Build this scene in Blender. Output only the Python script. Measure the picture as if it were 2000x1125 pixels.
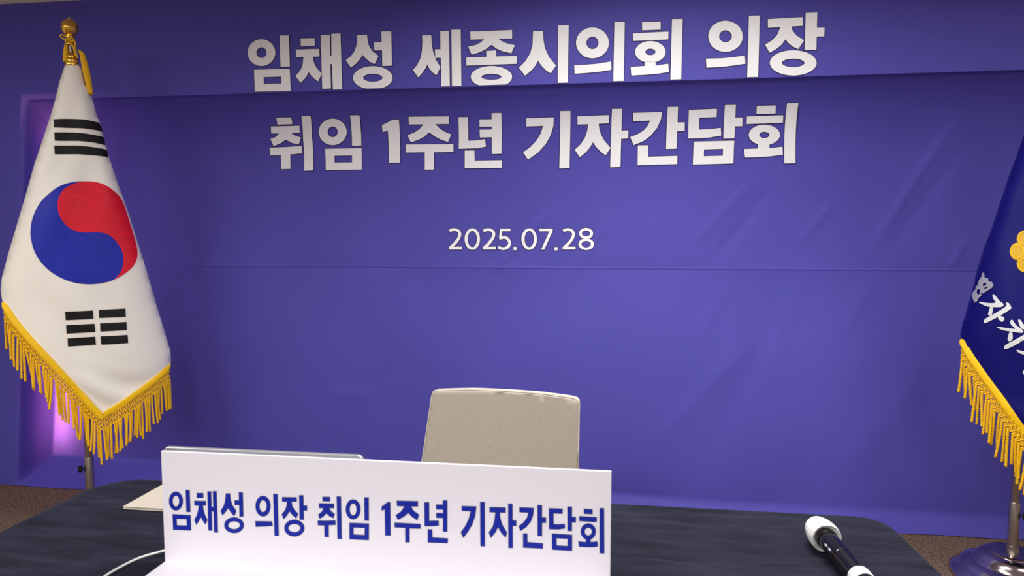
import bpy, bmesh, math, random
import numpy as np
from mathutils import Vector, Matrix
from mathutils.geometry import delaunay_2d_cdt
random.seed(7)
scn = bpy.context.scene
for o in list(bpy.data.objects): bpy.data.objects.remove(o)
COL = scn.collection

# ------------------------------------------------------------------ camera
F = 1250.0                       # focal length in pixels of the 2000x1125 frame
YAW, PITCH, ROLL = map(math.radians, (7.27, 3.88, 0.07))
CAM = np.array([0.0, 0.0, 1.33])
_cy, _sy, _cp, _sp = math.cos(YAW), math.sin(YAW), math.cos(PITCH), math.sin(PITCH)
FW = np.array([-_sy*_cp, _cy*_cp, -_sp]); _r = np.array([_cy, _sy, 0.0]); _u = np.cross(_r, FW)
RT = math.cos(ROLL)*_r + math.sin(ROLL)*_u
UP = -math.sin(ROLL)*_r + math.cos(ROLL)*_u
cd = bpy.data.cameras.new('camera'); cam = bpy.data.objects.new('camera', cd); COL.objects.link(cam)
cd.sensor_width = 36.0; cd.lens = F/2000*36.0; cd.clip_start = 0.05
cam.matrix_world = Matrix(((RT[0], UP[0], -FW[0], CAM[0]), (RT[1], UP[1], -FW[1], CAM[1]),
                           (RT[2], UP[2], -FW[2], CAM[2]), (0, 0, 0, 1)))
cd.dof.use_dof = True; cd.dof.focus_distance = 2.9; cd.dof.aperture_fstop = 8.0
scn.camera = cam
def ray(p): return RT*((p[0]-1000)/F) - UP*((p[1]-562.5)/F) + FW
def onz(p, z):
    d = ray(p); return CAM + d*((z-CAM[2])/d[2])
def ony(p, y):
    d = ray(p); return CAM + d*(y/d[1])

# ------------------------------------------------------------------ world, lights, exposure
w = bpy.data.worlds.new('world'); scn.world = w; w.use_nodes = True
w.node_tree.nodes['Background'].inputs[0].default_value = (0.9, 0.93, 1.0, 1)
w.node_tree.nodes['Background'].inputs[1].default_value = 0.05
def area(name, loc, sx, sy, watts, col=(1, 1, 1), rot=(0, 0, 0), spread=180):
    l = bpy.data.lights.new(name, 'AREA'); l.shape = 'RECTANGLE'; l.size = sx; l.size_y = sy
    l.energy = watts; l.color = col; l.spread = math.radians(spread)
    o = bpy.data.objects.new(name, l); COL.objects.link(o); o.location = loc; o.rotation_euler = rot
    return o
CEIL = 2.75
area('ceiling_panel_light', (0.25, 1.80, CEIL-.02), 1.1, .3, 47, (1, .985, .96), spread=162)
area('ceiling_panel_light', (2.3, 1.45, CEIL-.02), .8, .3, 18, (1, .985, .96), spread=170)
area('ceiling_panel_light', (-3.1, .2, CEIL-.02), 1.5, .6, 62, (1, .985, .95))
area('ceiling_panel_light', (-.9, -1.1, CEIL-.02), 1.2, .6, 60, (1, .995, .985))
area('ceiling_panel_light', (1.3, -1.1, CEIL-.02), 1.2, .6, 56, (1, .995, .985))
# violet LED strip in the alcove corner behind the banner cloth (shines through the cloth)
led = area('alcove_led_strip', (0, 0, 0), .02, 1.78, 16, (1.0, .45, .85))
_a, _b = Vector((-3.045, 3.38, .16)), Vector((-2.915, 3.308, 2.0))
_y = (_b-_a).normalized(); _z = (Vector((0, 1, 0))-_y*_y.y).normalized(); _x = _y.cross(_z)
led.matrix_world = Matrix.Translation((_a+_b)/2) @ Matrix((_x, _y, _z)).transposed().to_4x4()
scn.view_settings.view_transform = 'Standard'; scn.view_settings.look = 'None'
scn.view_settings.exposure = 0.1; scn.view_settings.gamma = 1.0
scn.view_settings.use_curve_mapping = False

# ------------------------------------------------------------------ materials
def lin(c): return tuple(((v/255+.055)/1.055)**2.4 if v > 10 else v/255/12.92 for v in c) + (1,)
def mat(name, rgb, rough=.6, metal=0, spec=.5, sheen=0, bump=None, vary=None, trans=0, coat=0, sheen_rough=.4, weave=None, sheen_tint=None):
    """bump=(scale, strength, distance, stretch); vary=(scale, amount)"""
    m = bpy.data.materials.new(name); m.use_nodes = True; nt = m.node_tree; N = nt.nodes; L = nt.links
    b = N['Principled BSDF']; b.inputs['Base Color'].default_value = lin(rgb)
    b.inputs['Roughness'].default_value = rough; b.inputs['Metallic'].default_value = metal
    b.inputs['Specular IOR Level'].default_value = spec
    b.inputs['Sheen Weight'].default_value = sheen; b.inputs['Sheen Roughness'].default_value = sheen_rough
    if sheen_tint: b.inputs['Sheen Tint'].default_value = lin(sheen_tint)
    b.inputs['Coat Weight'].default_value = coat
    tc = N.new('ShaderNodeTexCoord')
    if vary:
        n = N.new('ShaderNodeTexNoise'); n.inputs['Scale'].default_value = vary[0]; n.inputs['Detail'].default_value = 5
        mp = N.new('ShaderNodeMapping'); mp.inputs['Scale'].default_value = vary[2] if len(vary) > 2 else (1, 1, 1)
        L.new(tc.outputs['Object'], mp.inputs[0]); L.new(mp.outputs[0], n.inputs['Vector'])
        r = N.new('ShaderNodeValToRGB'); a = vary[1]
        c = lin(rgb)
        r.color_ramp.elements[0].position = .3; r.color_ramp.elements[1].position = .7
        r.color_ramp.elements[0].color = tuple(x*(1-a) for x in c[:3]) + (1,)
        r.color_ramp.elements[1].color = tuple(min(1, x*(1+a)) for x in c[:3]) + (1,)
        L.new(n.outputs['Fac'], r.inputs[0]); L.new(r.outputs[0], b.inputs['Base Color'])
    if bump:
        n = N.new('ShaderNodeTexNoise'); n.inputs['Scale'].default_value = bump[0]; n.inputs['Detail'].default_value = 4
        mp = N.new('ShaderNodeMapping'); mp.inputs['Scale'].default_value = bump[3] if len(bump) > 3 else (1, 1, 1)
        L.new(tc.outputs['Object'], mp.inputs[0]); L.new(mp.outputs[0], n.inputs['Vector'])
        bp = N.new('ShaderNodeBump'); bp.inputs['Strength'].default_value = bump[1]; bp.inputs['Distance'].default_value = bump[2]
        L.new(n.outputs['Fac'], bp.inputs['Height']); L.new(bp.outputs[0], b.inputs['Normal'])
        if weave:
            wv = N.new('ShaderNodeTexWave'); wv.inputs['Scale'].default_value = weave[0]; wv.inputs['Distortion'].default_value = 1.5
            mw = N.new('ShaderNodeMapping'); mw.inputs['Rotation'].default_value = (0, math.radians(weave[1]), 0)
            L.new(tc.outputs['Object'], mw.inputs[0]); L.new(mw.outputs[0], wv.inputs['Vector'])
            b2 = N.new('ShaderNodeBump'); b2.inputs['Strength'].default_value = weave[2]; b2.inputs['Distance'].default_value = .001
            L.new(wv.outputs['Fac'], b2.inputs['Height']); L.new(bp.outputs[0], b2.inputs['Normal']); L.new(b2.outputs[0], b.inputs['Normal'])
    if trans:
        t = N.new('ShaderNodeBsdfTranslucent'); t.inputs[0].default_value = (.55, .36, .72, 1)
        mx = N.new('ShaderNodeMixShader'); mx.inputs[0].default_value = trans
        L.new(b.outputs[0], mx.inputs[1]); L.new(t.outputs[0], mx.inputs[2])
        L.new(mx.outputs[0], N['Material Output'].inputs[0])
    return m
M = dict(
    banner=mat('purple_banner_cloth', (87, 82, 182), .62, spec=.25, bump=(900, .12, .0006), vary=(1.3, .05), trans=.12),
    ink=mat('banner_white_ink', (248, 248, 250), .6, spec=.2),
    rim=mat('banner_dark_ink', (58, 50, 98), .6, spec=.2),
    plaster=mat('beige_plaster', (214, 204, 196), .8, bump=(300, .1, .001)),
    ceiling=mat('ceiling_board', (228, 226, 222), .9, bump=(200, .1, .001)),
    carpet=mat('brown_carpet', (118, 96, 82), .95, spec=.1, bump=(150, 1, .008), vary=(120, .75)),
    velvet=mat('navy_velvet', (30, 31, 44), .8, spec=.12, sheen=.22, sheen_rough=.35, bump=(26, .6, .006, (.45, 2.4, 1)), vary=(14, .4, (.5, 2.4, 1)), sheen_tint=(140, 142, 165)),
    flagwhite=mat('white_flag_satin', (248, 243, 232), .5, spec=.35, sheen=.1, bump=(14, .10, .004)),
    black=mat('black_embroidery', (14, 13, 16), .6, spec=.3, bump=(350, .4, .001, (.2, .2, 3))),
    red=mat('red_embroidery', (226, 14, 44), .5, spec=.3, bump=(260, .5, .0012, (.15, .15, 3)), vary=(120, .16, (.15, .15, 3))),
    blue=mat('blue_embroidery', (20, 34, 168), .5, spec=.3, bump=(260, .5, .0012, (.15, .15, 3)), vary=(120, .2, (.15, .15, 3))),
    navy=mat('navy_flag_velvet', (13, 10, 104), .55, spec=.2, sheen=.25, sheen_rough=.35, sheen_tint=(70, 70, 190), bump=(10, .12, .006)),
    silver=mat('silver_embroidery', (226, 228, 228), .55, spec=.4, bump=(400, .6, .001)),
    grey=mat('grey_embroidery', (160, 158, 172), .5, spec=.4, bump=(400, .6, .001)),
    yellow=mat('gold_cord', (250, 196, 14), .55, spec=.35, sheen=.1),
    braid=mat('gold_braid', (252, 200, 16), .55, spec=.3, bump=(500, .5, .001)),
    emblem=mat('gold_embroidery', (216, 168, 14), .5, spec=.4, bump=(500, .6, .001)),
    brass=mat('polished_brass', (250, 205, 95), .24, 1),
    chrome=mat('brushed_steel_pole', (178, 168, 158), .36, 1),
    dome=mat('polished_chrome_base', (190, 178, 178), .14, 1),
    plastic=mat('black_plastic', (14, 13, 14), .3, spec=.5),
    card=mat('white_foam_board', (238, 234, 242), .55, spec=.3),
    blueink=mat('blue_print_ink', (16, 36, 160), .55, spec=.3),
    blueedge=mat('dark_print_ink', (74, 80, 122), .55, spec=.3),
    alu=mat('silver_aluminium', (182, 184, 188), .35, .6),
    keys=mat('dark_keyboard', (30, 30, 33), .5),
    screen=mat('dark_screen_glass', (10, 10, 12), .1, spec=.6),
    beige=mat('beige_cover', (200, 190, 176), .5, spec=.35),
    chairfab=mat('beige_chair_fabric', (176, 166, 153), .85, spec=.15, sheen=.15, bump=(1100, .6, .0012), vary=(420, .10), weave=(170, 40, .35)),
    chairpipe=mat('pale_chair_piping', (206, 197, 182), .6),
    chairshell=mat('pale_chair_shell', (196, 188, 176), .5),
    foam=mat('white_mic_cover', (240, 240, 238), .9, spec=.15, bump=(260, 1, .003), vary=(120, .10)),
    cable=mat('white_cable', (232, 232, 230), .45),
    micblack=mat('black_mic_body', (15, 12, 14), .22, spec=.5, coat=.3),
    table=mat('laminate_table', (150, 120, 90), .5),
)

# ------------------------------------------------------------------ object helpers
def thing(name, label, cat, loc=(0, 0, 0), group=None):
    o = bpy.data.objects.new(name, None); COL.objects.link(o); o.location = loc
    o.empty_display_size = .1
    return tag(o, label, cat, group)
def tag(o, label, cat, group=None):
    o['label'] = label; o['category'] = cat
    if group: o['group'] = group
    return o
def link(name, me, parent=None, loc=None):
    o = bpy.data.objects.new(name, me); COL.objects.link(o)
    if loc is not None: o.location = loc
    if parent is not None:
        o.parent = parent
        # meshes are given in world coordinates: undo the parent's own place
        o.matrix_parent_inverse = Matrix.Translation(-world_loc(parent))
    return o
def world_loc(o):
    v = Vector((0, 0, 0))
    while o is not None:
        v += o.location; o = o.parent
        if o is not None and o.parent is None: v = Vector(o.location); break
    return v
def mk(name, V, Fc, m, parent=None, smooth=True):
    me = bpy.data.meshes.new(name); me.from_pydata([tuple(map(float, v)) for v in V], [], [tuple(map(int, f)) for f in Fc]); me.update()
    if smooth: me.polygons.foreach_set('use_smooth', [True]*len(me.polygons))
    me.materials.append(M[m]); return link(name, me, parent)
def bmo(name, bm, m, parent=None, smooth=False):
    me = bpy.data.meshes.new(name); bmesh.ops.recalc_face_normals(bm, faces=bm.faces); bm.to_mesh(me); bm.free()
    if smooth: me.polygons.foreach_set('use_smooth', [True]*len(me.polygons))
    me.materials.append(M[m]); return link(name, me, parent)
def bbox(bm, x0, x1, y0, y1, z0, z1, bev=0, seg=2):
    r = bmesh.ops.create_cube(bm, size=1, matrix=Matrix.Translation(((x0+x1)/2, (y0+y1)/2, (z0+z1)/2)) @ Matrix.Diagonal((x1-x0, y1-y0, z1-z0, 1)))
    if bev: bmesh.ops.bevel(bm, geom=list({e for v in r['verts'] for e in v.link_edges}), offset=bev, segments=seg, profile=.5, affect='EDGES')
def box(name, x0, x1, y0, y1, z0, z1, m, parent=None, bev=0, seg=2):
    bm = bmesh.new(); bbox(bm, x0, x1, y0, y1, z0, z1, bev, seg); return bmo(name, bm, m, parent)
def tube_data(pts, rad, n=8, closed=False, caps=True):
    pts = [np.array(p, float) for p in pts]; k = len(pts); V = []; Fc = []
    rad = rad if hasattr(rad, '__len__') else [rad]*k
    ref = np.array([.31, .17, .93]); pn = None
    for i, p in enumerate(pts):
        t = pts[(i+1) % k]-pts[i-1] if closed else pts[min(i+1, k-1)]-pts[max(i-1, 0)]
        t = t/(np.linalg.norm(t)+1e-12)
        a = np.cross(t, ref) if pn is None else pn - t*(pn@t)
        if np.linalg.norm(a) < 1e-6: a = np.cross(t, [1, 0, 0])
        a /= np.linalg.norm(a); pn = a; b = np.cross(t, a)
        for j in range(n):
            q = 2*math.pi*j/n; V.append(p + rad[i]*(math.cos(q)*a + math.sin(q)*b))
    for i in range(k if closed else k-1):
        for j in range(n):
            i2 = (i+1) % k; Fc.append((i*n+j, i*n+(j+1) % n, i2*n+(j+1) % n, i2*n+j))
    if caps and not closed:
        Fc.append(tuple(range(n))[::-1]); Fc.append(tuple(range((k-1)*n, k*n)))
    return V, Fc
def merge(parts):
    V = []; Fc = []
    for v, f in parts:
        o = len(V); V += list(v); Fc += [tuple(i+o for i in q) for q in f]
    return V, Fc
def tube(name, pts, rad, m, parent=None, n=10, closed=False): return mk(name, *tube_data(pts, rad, n, closed), m, parent)
def lathe_data(prof, n=48, c=(0, 0, 0), ax=None):
    V = []; Fc = []; c = np.array(c, float)
    if ax is None: A, B, Cc = np.array([1., 0, 0]), np.array([0, 1., 0]), np.array([0, 0, 1.])
    else:
        Cc = np.array(ax, float); Cc /= np.linalg.norm(Cc); A = np.cross(Cc, [0, 0, 1.]); A /= np.linalg.norm(A); B = np.cross(Cc, A)
    for r, h in prof:
        for j in range(n):
            q = 2*math.pi*j/n; V.append(c + A*r*math.cos(q) + B*r*math.sin(q) + Cc*h)
    for i in range(len(prof)-1):
        for j in range(n): Fc.append((i*n+j, i*n+(j+1) % n, (i+1)*n+(j+1) % n, (i+1)*n+j))
    Fc.append(tuple(range(n))[::-1]); Fc.append(tuple(range((len(prof)-1)*n, len(prof)*n)))
    return V, Fc
def lathe(name, prof, m, parent=None, c=(0, 0, 0), n=48, ax=None):
    o = mk(name, *lathe_data(prof, n, c, ax), m, parent)
    o.modifiers.new('es', 'EDGE_SPLIT').split_angle = math.radians(40); return o
def crom(P, k=6, closed=False):
    P = [np.array(p, float) for p in P]; n = len(P); out = []
    for i in range(n if closed else n-1):
        g = lambda j: P[j % n] if closed else P[min(max(j, 0), n-1)]
        p0, p1, p2, p3 = g(i-1), g(i), g(i+1), g(i+2)
        for s in range(k):
            t = s/k; out.append(.5*((2*p1)+(-p0+p2)*t+(2*p0-5*p1+4*p2-p3)*t*t+(-p0+3*p1-3*p2+p3)*t**3))
    if not closed: out.append(P[-1])
    return out
# -------- polygons with holes, triangulated on a grid so that they can follow a curved cloth
def resample(poly, g):
    out = []
    for i in range(len(poly)):
        a = np.array(poly[i], float); b = np.array(poly[(i+1) % len(poly)], float); n = max(1, int(np.linalg.norm(b-a)/g))
        out += [a+(b-a)*k/n for k in range(n)]
    return out
def inside(P, poly):
    P = np.asarray(P); q = np.asarray(poly); x, y = P[:, 0], P[:, 1]; r = np.zeros(len(P), bool)
    x1, y1 = q[:, 0], q[:, 1]; x2, y2 = np.roll(x1, -1), np.roll(y1, -1)
    for a, b, c, d in zip(x1, y1, x2, y2):
        if b == d: continue
        k = (b > y) != (d > y); r ^= k & (x < (c-a)*(y-b)/(d-b)+a)
    return r
def fill(outer, holes, g):
    loops = [resample(outer, g)] + [resample(h, g) for h in holes]
    V = []; E_ = []
    for lp in loops:
        o = len(V); V += lp; E_ += [(o+i, o+(i+1) % len(lp)) for i in range(len(lp))]
    bd = np.array(V); lo = bd.min(0); hi = bd.max(0)
    gx, gy = np.meshgrid(np.arange(lo[0]+g/2, hi[0], g), np.arange(lo[1]+g/2, hi[1], g)); G = np.c_[gx.ravel(), gy.ravel()]
    if len(G):
        k = inside(G, loops[0])
        for h in loops[1:]: k &= ~inside(G, h)
        G = G[k]
        if len(G):
            d = np.min(np.hypot(G[:, None, 0]-bd[None, :, 0], G[:, None, 1]-bd[None, :, 1]), axis=1); G = G[d > g*.35]
            V += list(G)
    vo, _, fo, *_ = delaunay_2d_cdt([Vector((float(a[0]), float(a[1]))) for a in V], E_, [], 0, 1e-6)
    vo = np.array([(a.x, a.y) for a in vo]); fo = [tuple(f) for f in fo]
    cen = np.array([vo[list(f)].mean(0) for f in fo])
    k = inside(cen, loops[0])
    for h in loops[1:]: k &= ~inside(cen, h)
    return vo, [f for f, kk in zip(fo, k) if kk]
def grow(poly, d):
    P = np.array(poly, float)
    A = .5*np.sum(P[:, 0]*np.roll(P[:, 1], -1)-np.roll(P[:, 0], -1)*P[:, 1]); s = 1 if A > 0 else -1
    out = []
    for i in range(len(P)):
        a = P[i]-P[i-1]; b = P[(i+1) % len(P)]-P[i]; a /= np.linalg.norm(a)+1e-9; b /= np.linalg.norm(b)+1e-9
        n1 = np.array([a[1], -a[0]])*s; n2 = np.array([b[1], -b[0]])*s; n = n1+n2; L = n@n/2
        out.append(P[i] + d*n/max(L, .35))
    return out

# ------------------------------------------------------------------ room shell
def struct(o): o['kind'] = 'structure'; return o
XL, XR, YF, YB = -5.2, 4.2, -4.2, 3.6
struct(box('floor', XL, XR, YF, YB, -.08, 0, 'carpet'))
struct(box('ceiling', XL, XR, YF, YB, CEIL, CEIL+.08, 'ceiling'))
struct(box('wall_left', XL-.1, XL, YF, YB, 0, CEIL, 'plaster'))
struct(box('wall_right', XR, XR+.1, YF, YB, 0, CEIL, 'plaster'))
struct(box('wall_front', XL, XR, YF-.1, YF, 0, CEIL, 'plaster'))
LEDGE = 2.084
bm = bmesh.new()
bbox(bm, XL, XR, 3.46, 3.6, 0, CEIL)                 # back of the alcove
bbox(bm, XL, XR, 3.095, 3.46, LEDGE+.012, CEIL)      # lintel above the alcove
vs = [bm.verts.new(c) for y in (3.095, 3.46) for c in ((XL, y, 0), (-3.155, y, 0), (-2.99, y, LEDGE+.012), (XL, y, LEDGE+.012))]
for q in ((0, 1, 2, 3), (7, 6, 5, 4), (0, 4, 5, 1), (1, 5, 6, 2), (2, 6, 7, 3), (3, 7, 4, 0)): bm.faces.new([vs[i] for i in q])   # left of the alcove
bbox(bm, 2.72, XR, 3.095, 3.46, 0, LEDGE+.012)       # right of the alcove
struct(bmo('wall_back', bm, 'plaster'))

# ------------------------------------------------------------------ the banner
Y0 = 3.07
def DEEP(x, z): k = np.clip((x+2.6)/3.2, 0, 1); return .2+.06*sst((z-.7)/.9)-k*(.02+.13*sst((1.2-z)/1.1))
SEAM = 1.214
def sst(t): t = np.clip(t, 0, 1); return t*t*(3-2*t)
def xl(z): return -2.975 - .165*np.clip((2.08-z)/2.08, 0, 1)
# creases: (pixel from, pixel to, amplitude m, width m)
CREASE = [((1062, 424), (968, 522), .0045, .02), ((1032, 424), (948, 522), -.003, .02), ((1182, 440), (1132, 524), .003, .018), ((1852, 262), (1728, 460), .0045, .022),
          ((1880, 300), (1760, 470), -.003, .03), ((1462, 362), (1372, 462), .003, .022), ((1630, 400), (1570, 470), .003, .022), ((1500, 380), (1405, 500), -.003, .03),
          ((1300, 400), (1270, 460), .002, .02), ((362, 524), (316, 590), .005, .02), ((1898, 470), (1866, 522), .004, .018), ((420, 470), (340, 600), .004, .045),
          ((1030, 560), (990, 640), .002, .03), ((1420, 560), (1370, 650), .002, .03), ((1440, 690), (1300, 830), .004, .05), ((1500, 640), (1380, 860), -.003, .06),
          ((650, 765), (720, 770), .003, .025), ((1790, 720), (1640, 900), .003, .07), ((560, 380), (470, 520), .003, .06), ((800, 560), (760, 700), .002, .05),
          ((1560, 560), (1500, 700), .002, .04), ((1700, 560), (1650, 640), .002, .03)]
_cr = []
for a, b, amp, wd in CREASE:
    A = ony(a, 3.25)[[0, 2]]; B = ony(b, 3.25)[[0, 2]]; _cr.append((A, B, amp, wd))
def B(x, z):
    x = np.asarray(x, float); z = np.asarray(z, float)
    sx = sst((x-xl(z))/.035) * sst((2.68-x)/.035)
    below = np.clip(LEDGE-z, 0, None)
    dz = np.where(z < LEDGE, .008*sst(below/.006) + .20*(1-np.exp(-below/.15)) + .0+(DEEP(x, z)-.208)*(1-np.exp(-below/.3)), 0)
    zb = .088+.012*(1-np.clip((x+2.6)/3.2, 0, 1)); q_ = z/zb
    dz = dz*np.where(q_ < .8, q_, np.where(q_ < 1.2, q_-(q_-.8)**2/.8, 1))
    y = Y0 + sx*dz
    # soft waves
    y = y + .0022*np.sin(x*2.1+z*3.3)+.0014*np.sin(x*5.3-z*4.1+1) + .0012*np.sin(x*8.7+z*7.9)*np.clip((2.0-z), 0, 1)
    # hem touching the floor in shallow waves
    y = y + np.where(z < .3, (1-np.clip(z/.3, 0, 1))**2*(.012*np.sin(x*3.2+1.1)+.006*np.sin(x*9.3)), 0)
    # sewn horizontal seam and the vertical panel joint
    y = y - .0026*np.exp(-((z-SEAM+.003)/.0035)**2) + .005*np.exp(-np.abs(z-SEAM)/.05)*np.sin(x*4.+.7)
    y = y - .0012*np.exp(-((x-1.06)/.006)**2)*(z < SEAM+.5)
    for A, Bp, amp, wd in _cr:
        d = Bp-A; L = math.hypot(*d); d = d/L
        s = (x-A[0])*d[0]+(z-A[1])*d[1]; n = -(x-A[0])*d[1]+(z-A[1])*d[0]
        y = y - 1.35*amp*np.exp(-(n/wd)**2)*np.exp(-np.clip(np.abs(s/L-.5)-.35, 0, None)**2/.06)
    return y
def on_banner(p, low=None):
    d = ray(p); t = 3.15/d[1]
    for _ in range(14):
        q = CAM+d*t
        z = q[2] if low is None else max(q[2], low)
        t = .4*t + .6*float(B(q[0], z))/d[1]
    q = CAM+d*t
    return np.array([q[0], q[2] if low is None else max(q[2], low)])
xs = np.unique(np.round(np.concatenate([np.arange(-4.2, -3.06, .03), np.arange(-3.06, -2.86, .005), np.arange(-2.86, 2.62, .0145), np.arange(2.62, 2.74, .006), np.arange(2.74, 2.9, .03)]), 4))
zs = np.unique(np.round(np.concatenate([np.arange(.004, .14, .006), np.arange(.14, 1.17, .0145), np.arange(1.17, 1.20, .005), np.arange(1.20, 1.228, .0012), np.arange(1.228, 1.26, .005), np.arange(1.26, 2.04, .0145), np.arange(2.04, LEDGE-.016, .006), np.arange(LEDGE-.016, LEDGE+.006, .0015), np.arange(LEDGE+.006, 2.58, .0145), [2.58]]), 4))
XX, ZZ = np.meshgrid(xs, zs)
shift = (xl(ZZ)-xl(2.08))*np.clip((-2.2-XX)/.6, 0, 1)
XX = XX + shift
YY = B(XX, ZZ)
nx, nz = len(xs), len(zs)
V = np.c_[XX.ravel(), YY.ravel(), ZZ.ravel()]
Fc = [(j*nx+i, j*nx+i+1, (j+1)*nx+i+1, (j+1)*nx+i) for j in range(nz-1) for i in range(nx-1)]
banner = thing('backdrop_banner', 'purple cloth banner with white lettering covering the wall behind the chair', 'banner', (0, Y0, 0))
mk('banner_cloth', V, Fc, 'banner', banner)

# -------- lettering.  Each character: list of (outer, [holes]) in the coordinates of one enlargement
def ell(cx, cy, rx, ry, n=40): return [(cx+rx*math.cos(2*math.pi*i/n), cy+ry*math.sin(2*math.pi*i/n)) for i in range(n)]
def O(cx, cy, rx, ry, ix, iy): return (ell(cx, cy, rx, ry), [ell(cx, cy, ix, iy, 28)])
def P(*c): return ([(c[i], c[i+1]) for i in range(0, len(c), 2)], [])
def H(outer, hole): return (P(*outer)[0], [P(*hole)[0]])
def S(w, *c):
    pts = crom([(c[i], c[i+1]) for i in range(0, len(c), 2)], 5); l = []; r = []
    for i, p in enumerate(pts):
        t = pts[min(i+1, len(pts)-1)]-pts[max(i-1, 0)]; t = t/np.linalg.norm(t); n = np.array([-t[1], t[0]])*w/2
        l.append(tuple(p+n)); r.append(tuple(p-n))
    return (l+r[::-1], [])
A_T = lambda p: (470+p[0]*.29, 20+p[1]*.29)
B_T = lambda p: (1000+p[0]*.32, 10+p[1]*.32)
D_T = lambda p: (850+p[0]*.17, 420+p[1]*.17)
A1 = [
 [O(143, 287, 93, 90, 34, 36), P(265, 172, 328, 171, 334, 380, 271, 383), H((93, 402, 333, 396, 340, 547, 98, 550), (157, 452, 275, 448, 276, 494, 159, 497))],
 [P(406, 192, 500, 189, 502, 240, 408, 245), P(374, 266, 532, 262, 533, 313, 488, 314, 492, 340, 500, 366, 518, 395, 548, 428, 525, 481, 500, 464, 478, 442, 461, 418, 447, 444, 431, 466, 407, 490, 370, 445, 394, 420, 412, 392, 421, 360, 425, 316, 376, 318),
  P(541, 168, 602, 166, 606, 308, 614, 308, 612, 160, 675, 158, 686, 544, 624, 546, 616, 364, 606, 364, 610, 528, 552, 531)],
 [P(786, 168, 853, 166, 857, 205, 866, 240, 888, 275, 930, 310, 904, 364, 870, 348, 845, 327, 824, 302, 806, 330, 783, 357, 745, 388, 710, 337, 743, 312, 767, 280, 782, 240, 787, 205),
  P(949, 144, 1016, 143, 1021, 374, 956, 377, 954, 271, 902, 272, 900, 219, 952, 217), O(892, 456, 133, 78, 65, 27)],
 [P(1224, 171, 1285, 169, 1288, 225, 1297, 280, 1316, 335, 1347, 385, 1319, 440, 1290, 417, 1272, 393, 1258, 367, 1245, 394, 1226, 422, 1198, 454, 1161, 404, 1190, 370, 1211, 330, 1222, 280, 1225, 220),
  P(1310, 265, 1347, 264, 1345, 142, 1404, 140, 1410, 513, 1353, 515, 1349, 321, 1312, 323), P(1420, 133, 1483, 131, 1488, 527, 1425, 529)],
 [P(1547, 145, 1829, 135, 1829, 193, 1738, 194, 1760, 211, 1796, 226, 1847, 237, 1824, 291, 1770, 280, 1725, 261, 1690, 234, 1655, 262, 1612, 284, 1557, 301, 1533, 247, 1582, 237, 1617, 220, 1640, 197, 1549, 200),
  P(1655, 276, 1721, 272, 1722, 313, 1859, 309, 1860, 362, 1521, 374, 1520, 319, 1656, 315), O(1690, 450, 139, 73, 67, 20)],
]
B1 = [
 [P(129, 160, 190, 159, 192, 212, 201, 262, 226, 318, 269, 370, 236, 418, 205, 397, 180, 371, 160, 341, 141, 373, 116, 403, 80, 432, 43, 384, 85, 340, 112, 295, 126, 240), P(281, 125, 346, 123, 341, 491, 279, 493)],
 [O(491, 232, 100, 94, 37, 38), P(380, 368, 450, 365, 520, 359, 605, 345, 607, 396, 540, 407, 460, 415, 382, 420), P(625, 105, 688, 103, 681, 476, 618, 478)],
 [P(793, 106, 907, 102, 907, 151, 794, 155), P(737, 174, 954, 163, 953, 211, 738, 220), O(844, 287, 93, 66, 31, 20), P(809, 345, 876, 343, 876, 370, 953, 359, 957, 409, 890, 420, 810, 427, 728, 431, 724, 378, 809, 373), P(976, 87, 1041, 86, 1032, 461, 966, 463)],
 [O(1302, 192, 105, 95, 39, 37), P(1183, 328, 1270, 326, 1350, 319, 1420, 309, 1424, 359, 1350, 370, 1270, 379, 1186, 383), P(1445, 67, 1511, 65, 1501, 442, 1434, 444)],
 [P(1560, 87, 1773, 75, 1773, 128, 1702, 132, 1711, 158, 1733, 185, 1781, 217, 1746, 270, 1710, 253, 1685, 233, 1667, 210, 1646, 241, 1611, 270, 1571, 292, 1543, 243, 1586, 217, 1616, 185, 1637, 136, 1561, 140),
  P(1791, 49, 1862, 47, 1859, 140, 1906, 139, 1904, 193, 1858, 194, 1856, 274, 1785, 276), O(1715, 354, 143, 77, 69, 26)],
]
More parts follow.
